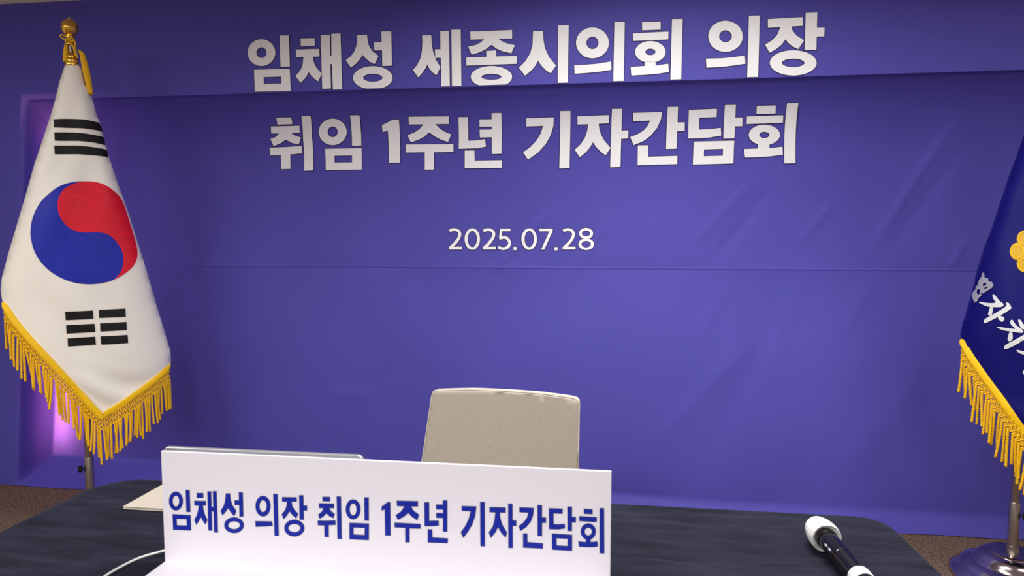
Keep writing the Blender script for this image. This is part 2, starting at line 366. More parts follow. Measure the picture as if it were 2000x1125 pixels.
A2 = [
 [P(243, 725, 344, 722, 351, 768, 250, 772), P(206, 784, 398, 779, 400, 826, 342, 827, 368, 846, 409, 858, 393, 906, 350, 895, 306, 872, 270, 898, 224, 916, 203, 867, 238, 855, 262, 830, 208, 831),
  P(196, 926, 300, 923, 413, 914, 418, 964, 336, 972, 338, 1069, 276, 1071, 273, 976, 203, 979), P(411, 715, 473, 713, 482, 850, 491, 1080, 430, 1082, 423, 870)],
 [O(622, 820, 94, 89, 34, 36), P(739, 709, 802, 708, 814, 912, 752, 914), H((571, 934, 816, 929, 817, 1074, 575, 1078), (634, 981, 752, 979, 752, 1025, 635, 1027))],
 [P(953, 776, 1025, 738, 1067, 738, 1074, 1027, 999, 1029, 993, 812, 958, 822)],
 [P(1132, 718, 1403, 716, 1404, 767, 1313, 768, 1341, 797, 1376, 820, 1419, 837, 1398, 888, 1350, 872, 1308, 850, 1271, 823, 1235, 854, 1195, 875, 1147, 891, 1125, 843, 1170, 825, 1206, 801, 1233, 770, 1135, 770),
  P(1112, 905, 1434, 903, 1434, 955, 1302, 957, 1304, 1074, 1241, 1075, 1241, 957, 1113, 959)],
 [P(1467, 721, 1531, 720, 1534, 880, 1590, 878, 1647, 869, 1653, 919, 1600, 930, 1470, 934), P(1690, 694, 1757, 693, 1757, 967, 1692, 969, 1692, 856, 1612, 858, 1610, 806, 1692, 804, 1692, 785, 1610, 787, 1609, 736, 1691, 735), P(1510, 946, 1575, 945, 1577, 1014, 1761, 1011, 1761, 1062, 1510, 1066)],
]
B2 = [
 [P(87, 692, 256, 686, 252, 742, 235, 797, 205, 850, 160, 900, 98, 944, 68, 899, 114, 866, 151, 826, 176, 784, 190, 738, 88, 742), P(294, 648, 357, 647, 351, 996, 289, 998)],
 [P(399, 680, 592, 672, 592, 722, 529, 725, 533, 760, 545, 795, 565, 830, 601, 872, 571, 918, 540, 894, 515, 868, 494, 838, 475, 870, 450, 900, 414, 930, 383, 884, 420, 849, 446, 808, 460, 765, 464, 728, 400, 730), P(610, 635, 672, 634, 668, 767, 710, 765, 709, 815, 666, 817, 662, 988, 599, 991)],
 [P(738, 659, 916, 653, 908, 700, 885, 750, 846, 798, 800, 832, 742, 855, 721, 806, 765, 790, 805, 764, 830, 735, 842, 705, 739, 709), P(950, 623, 1013, 622, 1010, 717, 1054, 716, 1053, 769, 1008, 770, 1004, 877, 940, 879), P(768, 857, 832, 856, 831, 926, 1009, 921, 1008, 971, 766, 978)],
 [P(1079, 641, 1250, 634, 1248, 684, 1143, 689, 1142, 760, 1210, 758, 1273, 750, 1276, 797, 1210, 808, 1140, 814, 1075, 815), P(1299, 611, 1366, 610, 1362, 688, 1406, 687, 1404, 740, 1360, 741, 1356, 814, 1289, 816), H((1109, 834, 1356, 828, 1350, 967, 1103, 974), (1171, 881, 1287, 878, 1286, 920, 1170, 923))],
 [P(1493, 617, 1609, 613, 1607, 662, 1491, 665), P(1433, 681, 1654, 673, 1652, 719, 1431, 727), O(1539, 793, 95, 62, 31, 19), P(1500, 848, 1570, 846, 1570, 874, 1650, 865, 1652, 914, 1580, 923, 1500, 929, 1421, 931, 1416, 879, 1500, 876), P(1678, 599, 1747, 598, 1729, 965, 1661, 967)],
]
def two(dx): return [S(33, 166+dx, 184, 195+dx, 171, 230+dx, 168, 263+dx, 180, 284+dx, 210, 280+dx, 245, 262+dx, 282, 228+dx, 325, 176+dx, 376), P(160+dx, 364, 308+dx, 364, 308+dx, 396, 158+dx, 396)]
D1 = [two(0), [O(428, 276, 88, 124, 53, 93)], two(390), [P(746, 157, 866, 157, 866, 187, 772, 187, 765, 262, 734, 268), S(33, 738, 268, 790, 257, 830, 270, 855, 312, 848, 352, 815, 380, 770, 385, 725, 370)],
      [P(900, 366, 937, 366, 937, 403, 900, 403)], [O(1081, 276, 89, 124, 53, 93)], [P(1194, 156, 1350, 156, 1350, 186, 1253, 398, 1217, 398, 1312, 188, 1194, 188)], [P(1368, 368, 1406, 368, 1406, 405, 1368, 405)],
      two(1305), [O(1733, 212, 81, 64, 47, 34), O(1735, 335, 90, 67, 54, 37)]]
def kid(name, V, Fc, m, parent):
    o = mk(name, V, Fc, m); o.parent = parent; return o
def set_normals(o, fn):
    me = o.data; e = 2e-3; co = np.empty(len(me.vertices)*3); me.vertices.foreach_get('co', co); co = co.reshape(-1, 3); x, z = co[:, 0], co[:, 2]
    gx = (fn(x+e, z)-fn(x-e, z))/(2*e); gz = (fn(x, z+e)-fn(x, z-e))/(2*e)
    n = np.c_[gx, -np.ones(len(x)), gz]; n /= np.linalg.norm(n, axis=1)[:, None]
    if me.polygons[0].normal.y > 0: me.flip_normals()
    me.normals_split_custom_set_from_vertices([tuple(map(float, q)) for q in n])
def banner_chars(chars, T, low, gname, grid=.02):
    for ch in chars:
        parts = []; rims = []
        for outer, holes in ch:
            o2 = [on_banner(T(p), low) for p in outer]; h2 = [[on_banner(T(p), low) for p in h] for h in holes]
            v, f = fill(o2, h2, grid); parts.append((np.c_[v[:, 0], B(v[:, 0], v[:, 1])-.0036, v[:, 1]], f))
            rw = .0030
            ro = grow(o2, rw); rh = [grow(h, -rw) for h in h2]
            if low is not None: ro = [np.array([a[0], max(a[1], low-.001)]) for a in ro]
            v, f = fill(ro, rh, grid); rims.append((np.c_[v[:, 0], B(v[:, 0], v[:, 1])-.0018, v[:, 1]], f))
        lo_ = mk('letter', *merge(parts), 'ink', banner); ro_ = kid('letter_outline', *merge(rims), 'rim', lo_)
        set_normals(lo_, lambda x, z: B(x, z if low is None else np.maximum(z, low))); set_normals(ro_, lambda x, z: B(x, z if low is None else np.maximum(z, low)))
banner_chars(A1, A_T, LEDGE+.004, 'a'); banner_chars(B1, B_T, LEDGE+.004, 'b')
banner_chars(A2, A_T, None, 'c'); banner_chars(B2, B_T, None, 'd')
banner_chars(D1, D_T, None, 'e', .012)

# ------------------------------------------------------------------ flags on stands
def interp(poly, z):
    zz = np.array([p[1] for p in poly]); ss = np.array([p[0] for p in poly]); k = np.argsort(zz)
    return np.interp(z, zz[k], ss[k])
class Cloth:
    """draped flag around a pole: depth d(s, z) towards the camera side of the pole; s across, z up"""
    def __init__(self, px, py, left, right, front=.42, back=.3, seed=0):
        self.p = np.array([px, py, 0.]); n = CAM-self.p; n[2] = 0; self.n = n/np.linalg.norm(n)
        self.e = np.cross([0, 0, 1.], self.n); self.front, self.back, self.seed = front, back, seed
        self.L = [self.flat(q) for q in left]; self.R = [self.flat(q) for q in right]
    def flat(self, q):
        d = ray(q); t = ((self.p-CAM)@self.n)/(d@self.n); v = CAM+d*t-self.p; return (v@self.e, v[2])
    def uw(self, s, z):
        l, r = interp(self.L, z), interp(self.R, z); w = np.maximum((r-l)/2, .004); return (s-(l+r)/2)/w, w
    def depth(self, s, z, side=1):
        u, w = self.uw(s, z); a = np.sqrt(np.clip(1-u*u, 0, 1))
        k = self.front if side > 0 else -self.back
        d = k*w*a**.9 + (0.010 if side > 0 else -.010)*a
        sd = self.seed
        fold = .007*np.sin(u*4.2+z*6+sd)+.006*np.sin(u*7-z*12+2+sd)*np.clip((z-1.1)/.5, .25, 1)+.007*np.sin(z*46+u*5+2*np.sin(u*4)+sd)*np.clip((.80-z)/.15, 0, 1)+.003*np.sin(z*19+u*9+sd)*np.clip((1.25-z)/.3, 0, 1)
        return d + fold*a*np.clip(w/.2, .2, 1)*side
    def pt(self, s, z, d): return self.p + np.outer(np.atleast_1d(s), self.e) + np.outer(np.atleast_1d(z), [0, 0, 1.]) + np.outer(np.atleast_1d(d), self.n)
    def hit(self, q):
        d = ray(q); dn = d@self.n; t = ((self.p-CAM)@self.n)/dn
        for _ in range(16):
            v = CAM+d*t-self.p; dd = float(self.depth(v@self.e, v[2])); t = .4*t+.6*(((self.p-CAM)@self.n)+dd)/dn
        v = CAM+d*t-self.p; return np.array([v@self.e, v[2]])
    def patch(self, polys, off, grid, T=lambda p: p, thick=True):
        parts = []
        for outer, holes in polys:
            o2 = [self.hit(T(p)) for p in outer]; h2 = [[self.hit(T(p)) for p in h] for h in holes]
            v, f = fill(o2, h2, grid); V = self.pt(v[:, 0], v[:, 1], self.depth(v[:, 0], v[:, 1])+off); parts.append((V, f))
        return merge(parts)
def twist_mesh(name, L, r, bend, m):
    n = 16; parts = []
    for ph in (0, math.pi):
        pts = []
        for i in range(n*2+1):
            t = i/(n*2); a = ph + t*L/.018*2*math.pi
            pts.append((r*.55*math.cos(a)+bend*t*t, r*.55*math.sin(a)+bend*.3*math.sin(t*3), -t*L))
        parts.append(tube_data(pts, r*.62, 5))
    v, f = merge(parts); me = bpy.data.meshes.new(name); me.from_pydata([tuple(map(float, p)) for p in v], [], f); me.update()
    me.polygons.foreach_set('use_smooth', [True]*len(me.polygons)); me.materials.append(M[m]); return me
STR = [twist_mesh('fringe_strand', .132+.007*k, .0052, b, 'yellow') for k, b in enumerate((.004, -.005, .009, -.002, .0))]
def fringe(cl, root, hem, step=.0108, net=.060, bandw=.025):
    """hem = pixel polyline of the lower edge of the cloth; gold braid, netting and hanging strands"""
    hp = [cl.hit(q) for q in hem]; path = []
    tipi = max(range(len(hp)), key=lambda i: -hp[i][1])
    a = crom(hp[:tipi+1], 12); b = crom(hp[tipi:], 12); pts = np.array(a + b[1:])
    def P3(s, z, off): return cl.pt(s, z, cl.depth(s, z)+off)[0]
    # braid
    V = []; Fc = []; n = len(pts)
    for i, p in enumerate(pts):
        t = pts[min(i+1, n-1)]-pts[max(i-1, 0)]; t = t/np.linalg.norm(t); nn = np.array([-t[1], t[0]]); nn = nn if nn[1] > 0 else -nn
        if abs(p[1]-hp[tipi][1]) < 1e-6: nn = np.array([0, 1.25])
        for wq, off in ((-.45, .004), (-.45, .010), (-.2, .007), (0, .011), (.25, .007), (.5, .010), (.55, .003)):
            q = p+nn*wq*bandw*min(1, .25+min(i, n-1-i)/5); dd = float(cl.depth(p[0], p[1]))+off; V.append(cl.pt(q[0], q[1], dd)[0])
    k = 7
    for i in range(n-1):
        for j in range(k-1): Fc.append((i*k+j, (i+1)*k+j, (i+1)*k+j+1, i*k+j+1))
    band = mk('fringe_braid', V, Fc, 'braid', root)
    # anchor points evenly spaced across
    s0, s1 = pts[0][0], pts[-1][0]; N = int((s1-s0)/step); base = []
    for i in range(N+1):
        s = s0+(s1-s0)*(i+.5)/(N+1); z = float(np.interp(s, pts[:, 0], pts[:, 1])); base.append((s, z, float(cl.depth(s, z))+.006))
    # netting: crossing cords in rows with little knots
    parts = []; rows = 5
    def node(i, r, half):
        i = min(max(i+(.5 if half else 0), 0), len(base)-1); j = int(i); j2 = min(j+1, len(base)-1); t = i-j
        s = base[j][0]*(1-t)+base[j2][0]*t; z = base[j][1]*(1-t)+base[j2][1]*t; d = base[j][2]*(1-t)+base[j2][2]*t
        return cl.pt(s, z-.010-net*r/rows*.9, d)[0]
    for r in range(rows):
        for i in range(len(base)-1):
            a0 = node(i, r, r % 2); 
            for dj in ((0, -1)[(r % 2) == 0], (1, 0)[(r % 2) == 0]):
                b0 = node(i+dj, r+1, (r+1) % 2)
                mid = (a0+b0)/2 + cl.n*.003*(1 if dj else -1)
                parts.append(tube_data([a0, mid, b0], .0030, 4, caps=False))
            kx = a0; q = .0052
            parts.append(([kx+np.array(o)*q for o in ((1, 0, 0), (-1, 0, 0), (0, 1, 0), (0, -1, 0), (0, 0, 1), (0, 0, -1))],
                          [(0, 2, 4), (2, 1, 4), (1, 3, 4), (3, 0, 4), (2, 0, 5), (1, 2, 5), (3, 1, 5), (0, 3, 5)]))
    mk('fringe_netting', *merge(parts), 'yellow', root)
    rnd = random.Random(cl.seed+3); bx = by = 0
    inv = Matrix.Translation(-Vector(root.location))
    for i, (s, z, d) in enumerate(base):
        if i % 4 == 0: bx, by = rnd.uniform(-.05, .05), rnd.uniform(-.04, .04)
        g = (i % 4-1.5)*-.0016
        p = cl.pt(s+g, z-.010-net*.86, d+rnd.uniform(-.003, .004))[0]
        o = bpy.data.objects.new('fringe_strand', STR[rnd.randrange(len(STR))]); COL.objects.link(o)
        o.parent = band
        o.location = p; o.rotation_euler = (bx+rnd.uniform(-.03, .03), by+rnd.uniform(-.04, .04), rnd.uniform(0, 6.28)); o.scale = (1, 1, rnd.uniform(.92, 1.08))
    return band
def cloth_mesh(cl, root, mname, hem, grid=.02):
    hp = [cl.hit(q) for q in hem]
    Ls = [p for p in cl.L if p[1] > hp[0][1]+.002]; Rs = [p for p in cl.R if p[1] > hp[-1][1]+.002]
    poly = [np.array(p) for p in Ls] + hp + [np.array(p) for p in Rs[::-1]]
    v, f = fill(poly, [], grid)
    fr = cl.pt(v[:, 0], v[:, 1], cl.depth(v[:, 0], v[:, 1])); bk = cl.pt(v[:, 0], v[:, 1], cl.depth(v[:, 0], v[:, 1], -1))
    o = mk('flag_cloth', *merge([(fr, f), (bk, [q[::-1] for q in f])]), mname, root)
    bm = bmesh.new(); bm.from_mesh(o.data); bmesh.ops.remove_doubles(bm, verts=bm.verts, dist=.0006); bmesh.ops.recalc_face_normals(bm, faces=bm.faces); bm.to_mesh(o.data); bm.free()
    return o
def stand(root, c, top):
    x, y = c
    prof = [(.205, 0), (.205, .012), (.200, .022), (.186, .030), (.180, .034), (.176, .044), (.160, .060), (.136, .070), (.128, .074), (.122, .086), (.104, .104), (.086, .112), (.080, .114), (.080, .119), (.076, .122), (.03, .124)]
    lathe('base', prof, 'dome', root, (x, y, 0), 72)
    lathe('foot_socket', [(.022, .118), (.022, .145), (.018, .147)], 'chrome', root, (x, y, 0), 28)
    lathe('sleeve', [(.0185, .140), (.0185, .318), (.0165, .322)], 'chrome', root, (x, y, 0), 28)
    lathe('pole', [(.0145, .30), (.0145, top)], 'chrome', root, (x, y, 0), 28)
def knob(root, c, z, ax):
    p = np.array([c[0], c[1], z]); ax = np.array(ax, float)
    prof = [(.004, .012), (.004, .026), (.015, .027), (.017, .031), (.017, .040), (.013, .044)]
    v, f = lathe_data(prof, 16, p, ax)
    v = [q + (0 if abs((q-p)@ax-.035) > .008 else 0) for q in v]
    mk('tightening_knob', v, f, 'plastic', root, smooth=False)

# ---- national flag, left of the table
PX, PY = -2.370, 2.70
fl = thing('flag_stand', 'white national flag with red and blue disc hanging on a gold-topped pole', 'flag', (PX, PY, 0))
Lpx = [(131, 122), (126, 129), (116, 160), (108, 194), (99, 225), (85, 268), (67, 321), (50, 381), (32, 442), (16, 495), (3, 545), (1, 566), (1, 700), (1, 980)]
Rpx = [(152, 122), (160, 133), (170, 166), (181, 194), (189, 225), (195, 239), (213, 307), (231, 360), (249, 410), (268, 470), (285, 523), (306, 597), (320, 642), (333, 686), (334, 704), (334, 980)]
c1 = Cloth(PX, PY, Lpx, Rpx, .40, .3, 1)
HEM = [(5, 590), (27, 625), (53, 657), (89, 696), (124, 734), (160, 773), (198, 814), (230, 794), (262, 772), (296, 747), (333, 712)]
cloth1 = cloth_mesh(c1, fl, 'flagwhite', HEM)
Z5 = lambda p: (p[0]/2.8125, 200+p[1]/2.8125)
Z6 = lambda p: (p[0]/2.8125, 560+p[1]/2.8125)
RIM = [(455, 433), (520, 436), (580, 455), (630, 490), (663, 525), (688, 580), (713, 660), (738, 740), (753, 800), (754, 850), (735, 895), (700, 930), (650, 962), (600, 982), (550, 994), (490, 998), (430, 993), (370, 978), (310, 950), (260, 915), (220, 870), (190, 820), (172, 760), (167, 710), (175, 650), (195, 595), (225, 545), (265, 505), (310, 470), (360, 447), (410, 436)]
SC = [(455, 433), (400, 448), (355, 475), (328, 510), (317, 550), (320, 600), (340, 645), (375, 685), (420, 708), (470, 715), (540, 714), (590, 725), (630, 755), (660, 795), (676, 840), (677, 880), (668, 920), (645, 955), (610, 980), (550, 994)]
sc = [tuple(p) for p in crom(SC, 4)]
redp = [tuple(p) for p in crom(RIM[:15], 4)] + sc[::-1][1:-1]
bluep = [tuple(p) for p in crom(RIM[14:]+RIM[:1], 4)] + sc[1:-1]
def sub(name, cl, polys, off, grid, T, m, parent, root):
    v, f = cl.patch(polys, off, grid, T); o = mk(name, v, f, m, None); o.parent = parent
    return o
sub('disc_half', c1, [(redp, [])], .0026, .014, Z5, 'red', cloth1, fl)['label'] = 'red embroidered half of the disc'
sub('disc_half', c1, [(bluep, [])], .0026, .014, Z5, 'blue', cloth1, fl)['label'] = 'blue embroidered half of the disc'
for q in ((295, 93, 400, 91, 480, 97, 545, 112, 568, 162, 520, 151, 440, 141, 296, 137), (298, 165, 400, 165, 460, 170, 520, 180, 573, 193, 579, 236, 520, 221, 430, 211, 301, 210), (298, 238, 400, 237, 460, 240, 520, 247, 588, 262, 597, 302, 520, 291, 430, 284, 301, 284)):
    sub('trigram_bar', c1, [P(*q)], .0028, .012, Z5, 'black', cloth1, fl)
for q in ((358, 137, 510, 130, 513, 175, 361, 183), (543, 127, 689, 119, 691, 164, 545, 171), (363, 211, 519, 203, 522, 247, 366, 257), (550, 200, 695, 193, 697, 237, 552, 245), (371, 284, 523, 274, 526, 318, 374, 328), (553, 272, 701, 264, 704, 308, 556, 317)):
    sub('trigram_bar', c1, [P(*q)], .0028, .012, Z6, 'black', cloth1, fl)
fringe(c1, fl, HEM)
def fp(px, py, d=0.): # point on the vertical plane through the pole that faces the camera
    s, z = c1.flat((px, py)); return c1.pt(s, z, d)[0]
tz = lambda y: fp(136, y)[2]
stand(fl, (PX, PY), tz(72))
knob(fl, (PX, PY), fp(176, 913)[2], -c1.e*1.0)
bz = tz(54.5); br = .034; bv = 1.16
ball = [(0.002, bz+br*bv+.007), (.006, bz+br*bv+.004), (.005, bz+br*bv-.001)] + [(br*math.sin(a), bz+br*bv*math.cos(a)) for a in np.linspace(.18, 1.45, 14)] + [(br*1.03, bz-.001), (br*1.04, bz-.004), (br*1.0, bz-.008)] + [(br*.97*math.sin(a), bz+br*bv*math.cos(a)) for a in np.linspace(1.8, 2.75, 9)]
lathe('finial_ball', ball, 'brass', fl, (PX, PY, 0), 48)
lathe('finial_neck', [(.012, tz(69)), (.020, tz(72)), (.020, tz(74)), (.013, tz(77)), (.013, tz(80)), (.019, tz(82)), (.022, tz(85)), (.022, tz(88)), (.016, tz(90))], 'brass', fl, (PX, PY, 0), 32)
lathe('flag_clamp', [(.015, tz(104)), (.020, tz(106)), (.024, tz(110)), (.023, tz(114)), (.028, tz(117)), (.029, tz(121)), (.025, tz(124)), (.026, tz(128))], 'brass', fl, (PX, PY, 0), 32)
Q = lambda pts, d: [fp(a, b, dd) for (a, b), dd in zip(pts, d if hasattr(d, '__len__') else [d]*len(pts))]
def zt(*c): return [(100+c[i]/6.25, 20+c[i+1]/6.25) for i in range(0, len(c), 2)]
cordp = [crom(Q(zt(185, 385, 150, 365, 118, 340, 125, 318, 160, 325, 200, 355, 235, 385), .024), 5),
         crom(Q(zt(172, 405, 190, 375, 235, 362, 275, 372, 270, 395, 230, 395), .026), 5),
         crom(Q(zt(200, 400, 240, 425, 272, 470, 290, 540, 300, 575), .027), 5), crom(Q(zt(280, 385, 295, 430, 290, 480, 310, 560, 320, 600), .025), 5)]
mk('cord', *merge([tube_data(c, .0036, 8) for c in cordp]), 'yellow', fl)
def tassel(ptsx, rads, d):
    pts = crom(Q(ptsx, d), 5); rr = np.interp(np.linspace(0, 1, len(pts)), np.linspace(0, 1, len(rads)), rads); parts = []
    for k in range(14):
        a = 2*math.pi*k/14; 
        for ring in (1, .55):
            q = [p + (c1.e*math.cos(a)+c1.n*math.sin(a))*r*ring for p, r in zip(pts, rr)]
            parts.append(tube_data(q, [max(.0014, r*.30) for r in rr], 5))
    mk('tassel', *merge(parts), 'yellow', fl)
tassel(zt(185, 415, 178, 500, 178, 640), [.003, .007, .009], .018)
tassel(zt(325, 490, 372, 540, 400, 640, 440, 820, 482, 1035), [.003, .008, .010, .011, .0075], [.012, .02, .022, .02, .012])

# ---- navy flag, right
QX, QY = 1.655, 2.69
fr_ = thing('flag_stand', 'navy blue velvet flag with gold emblem and white embroidered characters on a steel pole', 'flag', (QX, QY, 0))
L2 = [(2050, 118), (2040, 140), (2020, 205), (1987, 300), (1971, 343), (1953, 396), (1937, 446), (1924, 478), (1917, 499), (1907, 531), (1898, 570), (1889, 602), (1880, 631), (1875, 655), (1874, 800), (1874, 1100)]
R2 = [(2072, 116), (2085, 140), (2105, 205), (2135, 300), (2165, 396), (2190, 480), (2215, 570), (2232, 640), (2240, 720), (2241, 800), (2241, 1100)]
c2 = Cloth(QX, QY, L2, R2, .40, .3, 4)
HEM2 = [(1877, 662), (1892, 690), (1922, 735), (1957, 783), (2000, 843), (2050, 905), (2100, 868), (2150, 832), (2200, 790), (2239, 750)]
cloth2 = cloth_mesh(c2, fr_, 'navy', HEM2)
fringe(c2, fr_, HEM2)
z2 = c2.L[0][1]; stand(fr_, (QX, QY), z2+.10)
lathe('finial_ball', [(r, z + (z2+.125-bz)) for r, z in ball], 'brass', fr_, (QX, QY, 0), 32)
lathe('flag_clamp', [(.020, z2-.004), (.026, z2+.006), (.024, z2+.02), (.020, z2+.035), (.015, z2+.05)], 'brass', fr_, (QX, QY, 0), 32)
knob(fr_, (QX, QY), .27, c2.e*1.0)
Z7 = lambda p: (1860+p[0]/3.75, 430+p[1]/3.75)
def sm(*c): return ([tuple(p) for p in crom([(c[i], c[i+1]) for i in range(0, len(c), 2)], 3, True)], [])
pet = [(2017+30*math.cos(a), 491+30*math.sin(a)) for a in np.radians(np.arange(0, 360, 60))]
outl = [(2017+(34+11*abs(math.cos(3*a))**.7)*math.cos(a), 491+(34+11*abs(math.cos(3*a))**.7)*math.sin(a)) for a in np.linspace(0, 2*math.pi, 97)[:-1]]
sub('emblem', c2, [(outl, [])], .003, .012, lambda p: p, 'emblem', cloth2, fr_)['label'] = 'gold embroidered blossom emblem'
ringp = []
for a, b in pet: ringp.append((ell(a, b, 13.5, 13.5, 28), [ell(a, b, 11.6, 11.6, 24)]))
sub('emblem_edging', c2, ringp, .0045, .012, lambda p: p, 'braid', cloth2, fr_)
CH = [
 ([sm(295, 545, 312, 548, 345, 590, 374, 612, 368, 632, 330, 637, 260, 632, 198, 605, 205, 598, 270, 607, 318, 602, 300, 575), sm(278, 636, 296, 634, 292, 685, 276, 700, 262, 688),
   sm(392, 605, 415, 608, 432, 640, 420, 655, 340, 705, 245, 752, 230, 742, 245, 720, 330, 672, 395, 628), sm(345, 698, 378, 712, 380, 730, 362, 744, 335, 718)], 'silver'),
 ([sm(428, 735, 440, 730, 470, 770, 510, 800, 520, 815, 505, 825, 430, 815, 370, 805, 328, 785, 335, 780, 400, 790, 460, 795, 440, 775, 425, 755), sm(418, 822, 438, 820, 442, 865, 425, 885, 405, 875),
   sm(380, 930, 395, 910, 450, 880, 525, 838, 580, 800, 600, 815, 560, 855, 450, 920, 390, 944), sm(482, 735, 495, 727, 525, 765, 545, 790, 520, 798, 500, 785)], 'silver'),
 ([sm(470, 955, 480, 950, 540, 962, 600, 968, 600, 985, 540, 985, 495, 975), sm(515, 1110, 530, 1095, 620, 1040, 640, 1055, 560, 1120, 530, 1135)], 'silver'),
 ([(P(210, 420, 222, 383, 235, 390, 236, 418, 262, 425, 265, 450, 290, 452, 304, 475, 290, 495, 222, 538, 208, 530, 215, 552, 190, 572, 188, 588, 163, 605, 150, 575, 142, 547, 155, 520, 172, 505, 170, 490, 186, 475, 195, 440)[0],
    [P(222, 468, 245, 455, 250, 470, 228, 486)[0], P(232, 498, 258, 482, 262, 492, 238, 506)[0], P(178, 520, 186, 505, 204, 508, 200, 540, 186, 548)[0]])], 'grey'),
]
for polys, mm in CH: sub('embroidered_character', c2, polys, .0035, .01, Z7, mm, cloth2, fr_)

# ------------------------------------------------------------------ table with cloth
TX0, TX1, TY0, TY1, TZ = -1.228, .636, .70, 1.472, .73
tb = thing('folding_table', 'long table hidden under the dark navy velvet tablecloth', 'table', ((TX0+TX1)/2, (TY0+TY1)/2, 0))
box('tabletop', TX0+.05, TX1-.05, TY0+.05, TY1-.05, .675, .705, 'table', tb, .004)
for a in (TX0+.12, TX1-.12):
    for b in (TY0+.1, TY1-.1): tube('leg', [(a, b, 0), (a, b, .675)], .014, 'chrome', tb, 12)
def rrect(k, n=300):
    cx, cy, hx, hy = (TX0+TX1)/2, (TY0+TY1)/2, (TX1-TX0)/2, (TY1-TY0)/2
    per = []; 
    for qx, qy, a0, rad in ((1, -1, -90, .05), (1, 1, 0, .055), (-1, 1, 90, .10), (-1, -1, 180, .06)):
        for a in np.linspace(a0, a0+90, 10): per.append((qx*(hx-rad)+rad*math.cos(math.radians(a)), qy*(hy-rad)+rad*math.sin(math.radians(a))))
    per.append(per[0]); per = np.array(per); L = np.r_[0, np.cumsum(np.hypot(*np.diff(per, axis=0).T))]
    t = np.linspace(0, L[-1], n+1)[:-1]; return np.c_[np.interp(t, L, per[:, 0])*k+cx, np.interp(t, L, per[:, 1])*k+cy]
def wr(x, y):
    lf = np.clip((-.55-x)/.5, 0, 1); md = np.exp(-((x-.18)/.22)**2)
    return np.minimum(.002, .0012*np.sin(9*x+14*y)+ (.0014+.0040*lf+.0036*md)*np.sin(38*y-6*x+2*np.sin(5*x)+1.5*np.sin(11*y))+.0022*np.sin(71*y+13*x+3*np.sin(7*x))*(lf+md)+.0007*np.sin(47*x+23*y))
V = []; Fc = []; n = 300; ks = np.linspace(.012, 1, 60)
for k in ks:
    r = rrect(k); f = np.clip((1-k)/.03, 0, 1)
    V += list(np.c_[r, TZ-.0022+wr(r[:, 0], r[:, 1])*f])
base = rrect(1); cen = base.mean(0); per = np.arange(n)
nrm = np.roll(base, -1, 0)-np.roll(base, 1, 0); nrm = np.c_[nrm[:, 1], -nrm[:, 0]]; nrm /= np.linalg.norm(nrm, axis=1)[:, None]
for out, z in ((.004, TZ-.005), (.006, TZ-.012), (.007, .70), (.008, .6), (.010, .45), (.014, .3), (.018, .15), (.022, .006)):
    dr = (TZ-z)/TZ; wv = (np.sin(per*2*math.pi*22/n+.6*np.sin(per*.13))+.5*np.sin(per*2*math.pi*9/n))*.022*dr
    V += list(np.c_[base+nrm*(out+np.maximum(wv, -.012)*1.0)[:, None] if hasattr(wv, '__len__') else base, np.full(n, z)])
nr = len(V)//n
for i in range(nr-1):
    for j in range(n): Fc.append((i*n+j, i*n+(j+1) % n, (i+1)*n+(j+1) % n, (i+1)*n+j))
Fc.append(tuple(range(n)))
tc_ = mk('tablecloth', V, Fc, 'velvet'); tag(tc_, 'wrinkled dark navy velvet cloth draped over the long table', 'tablecloth')

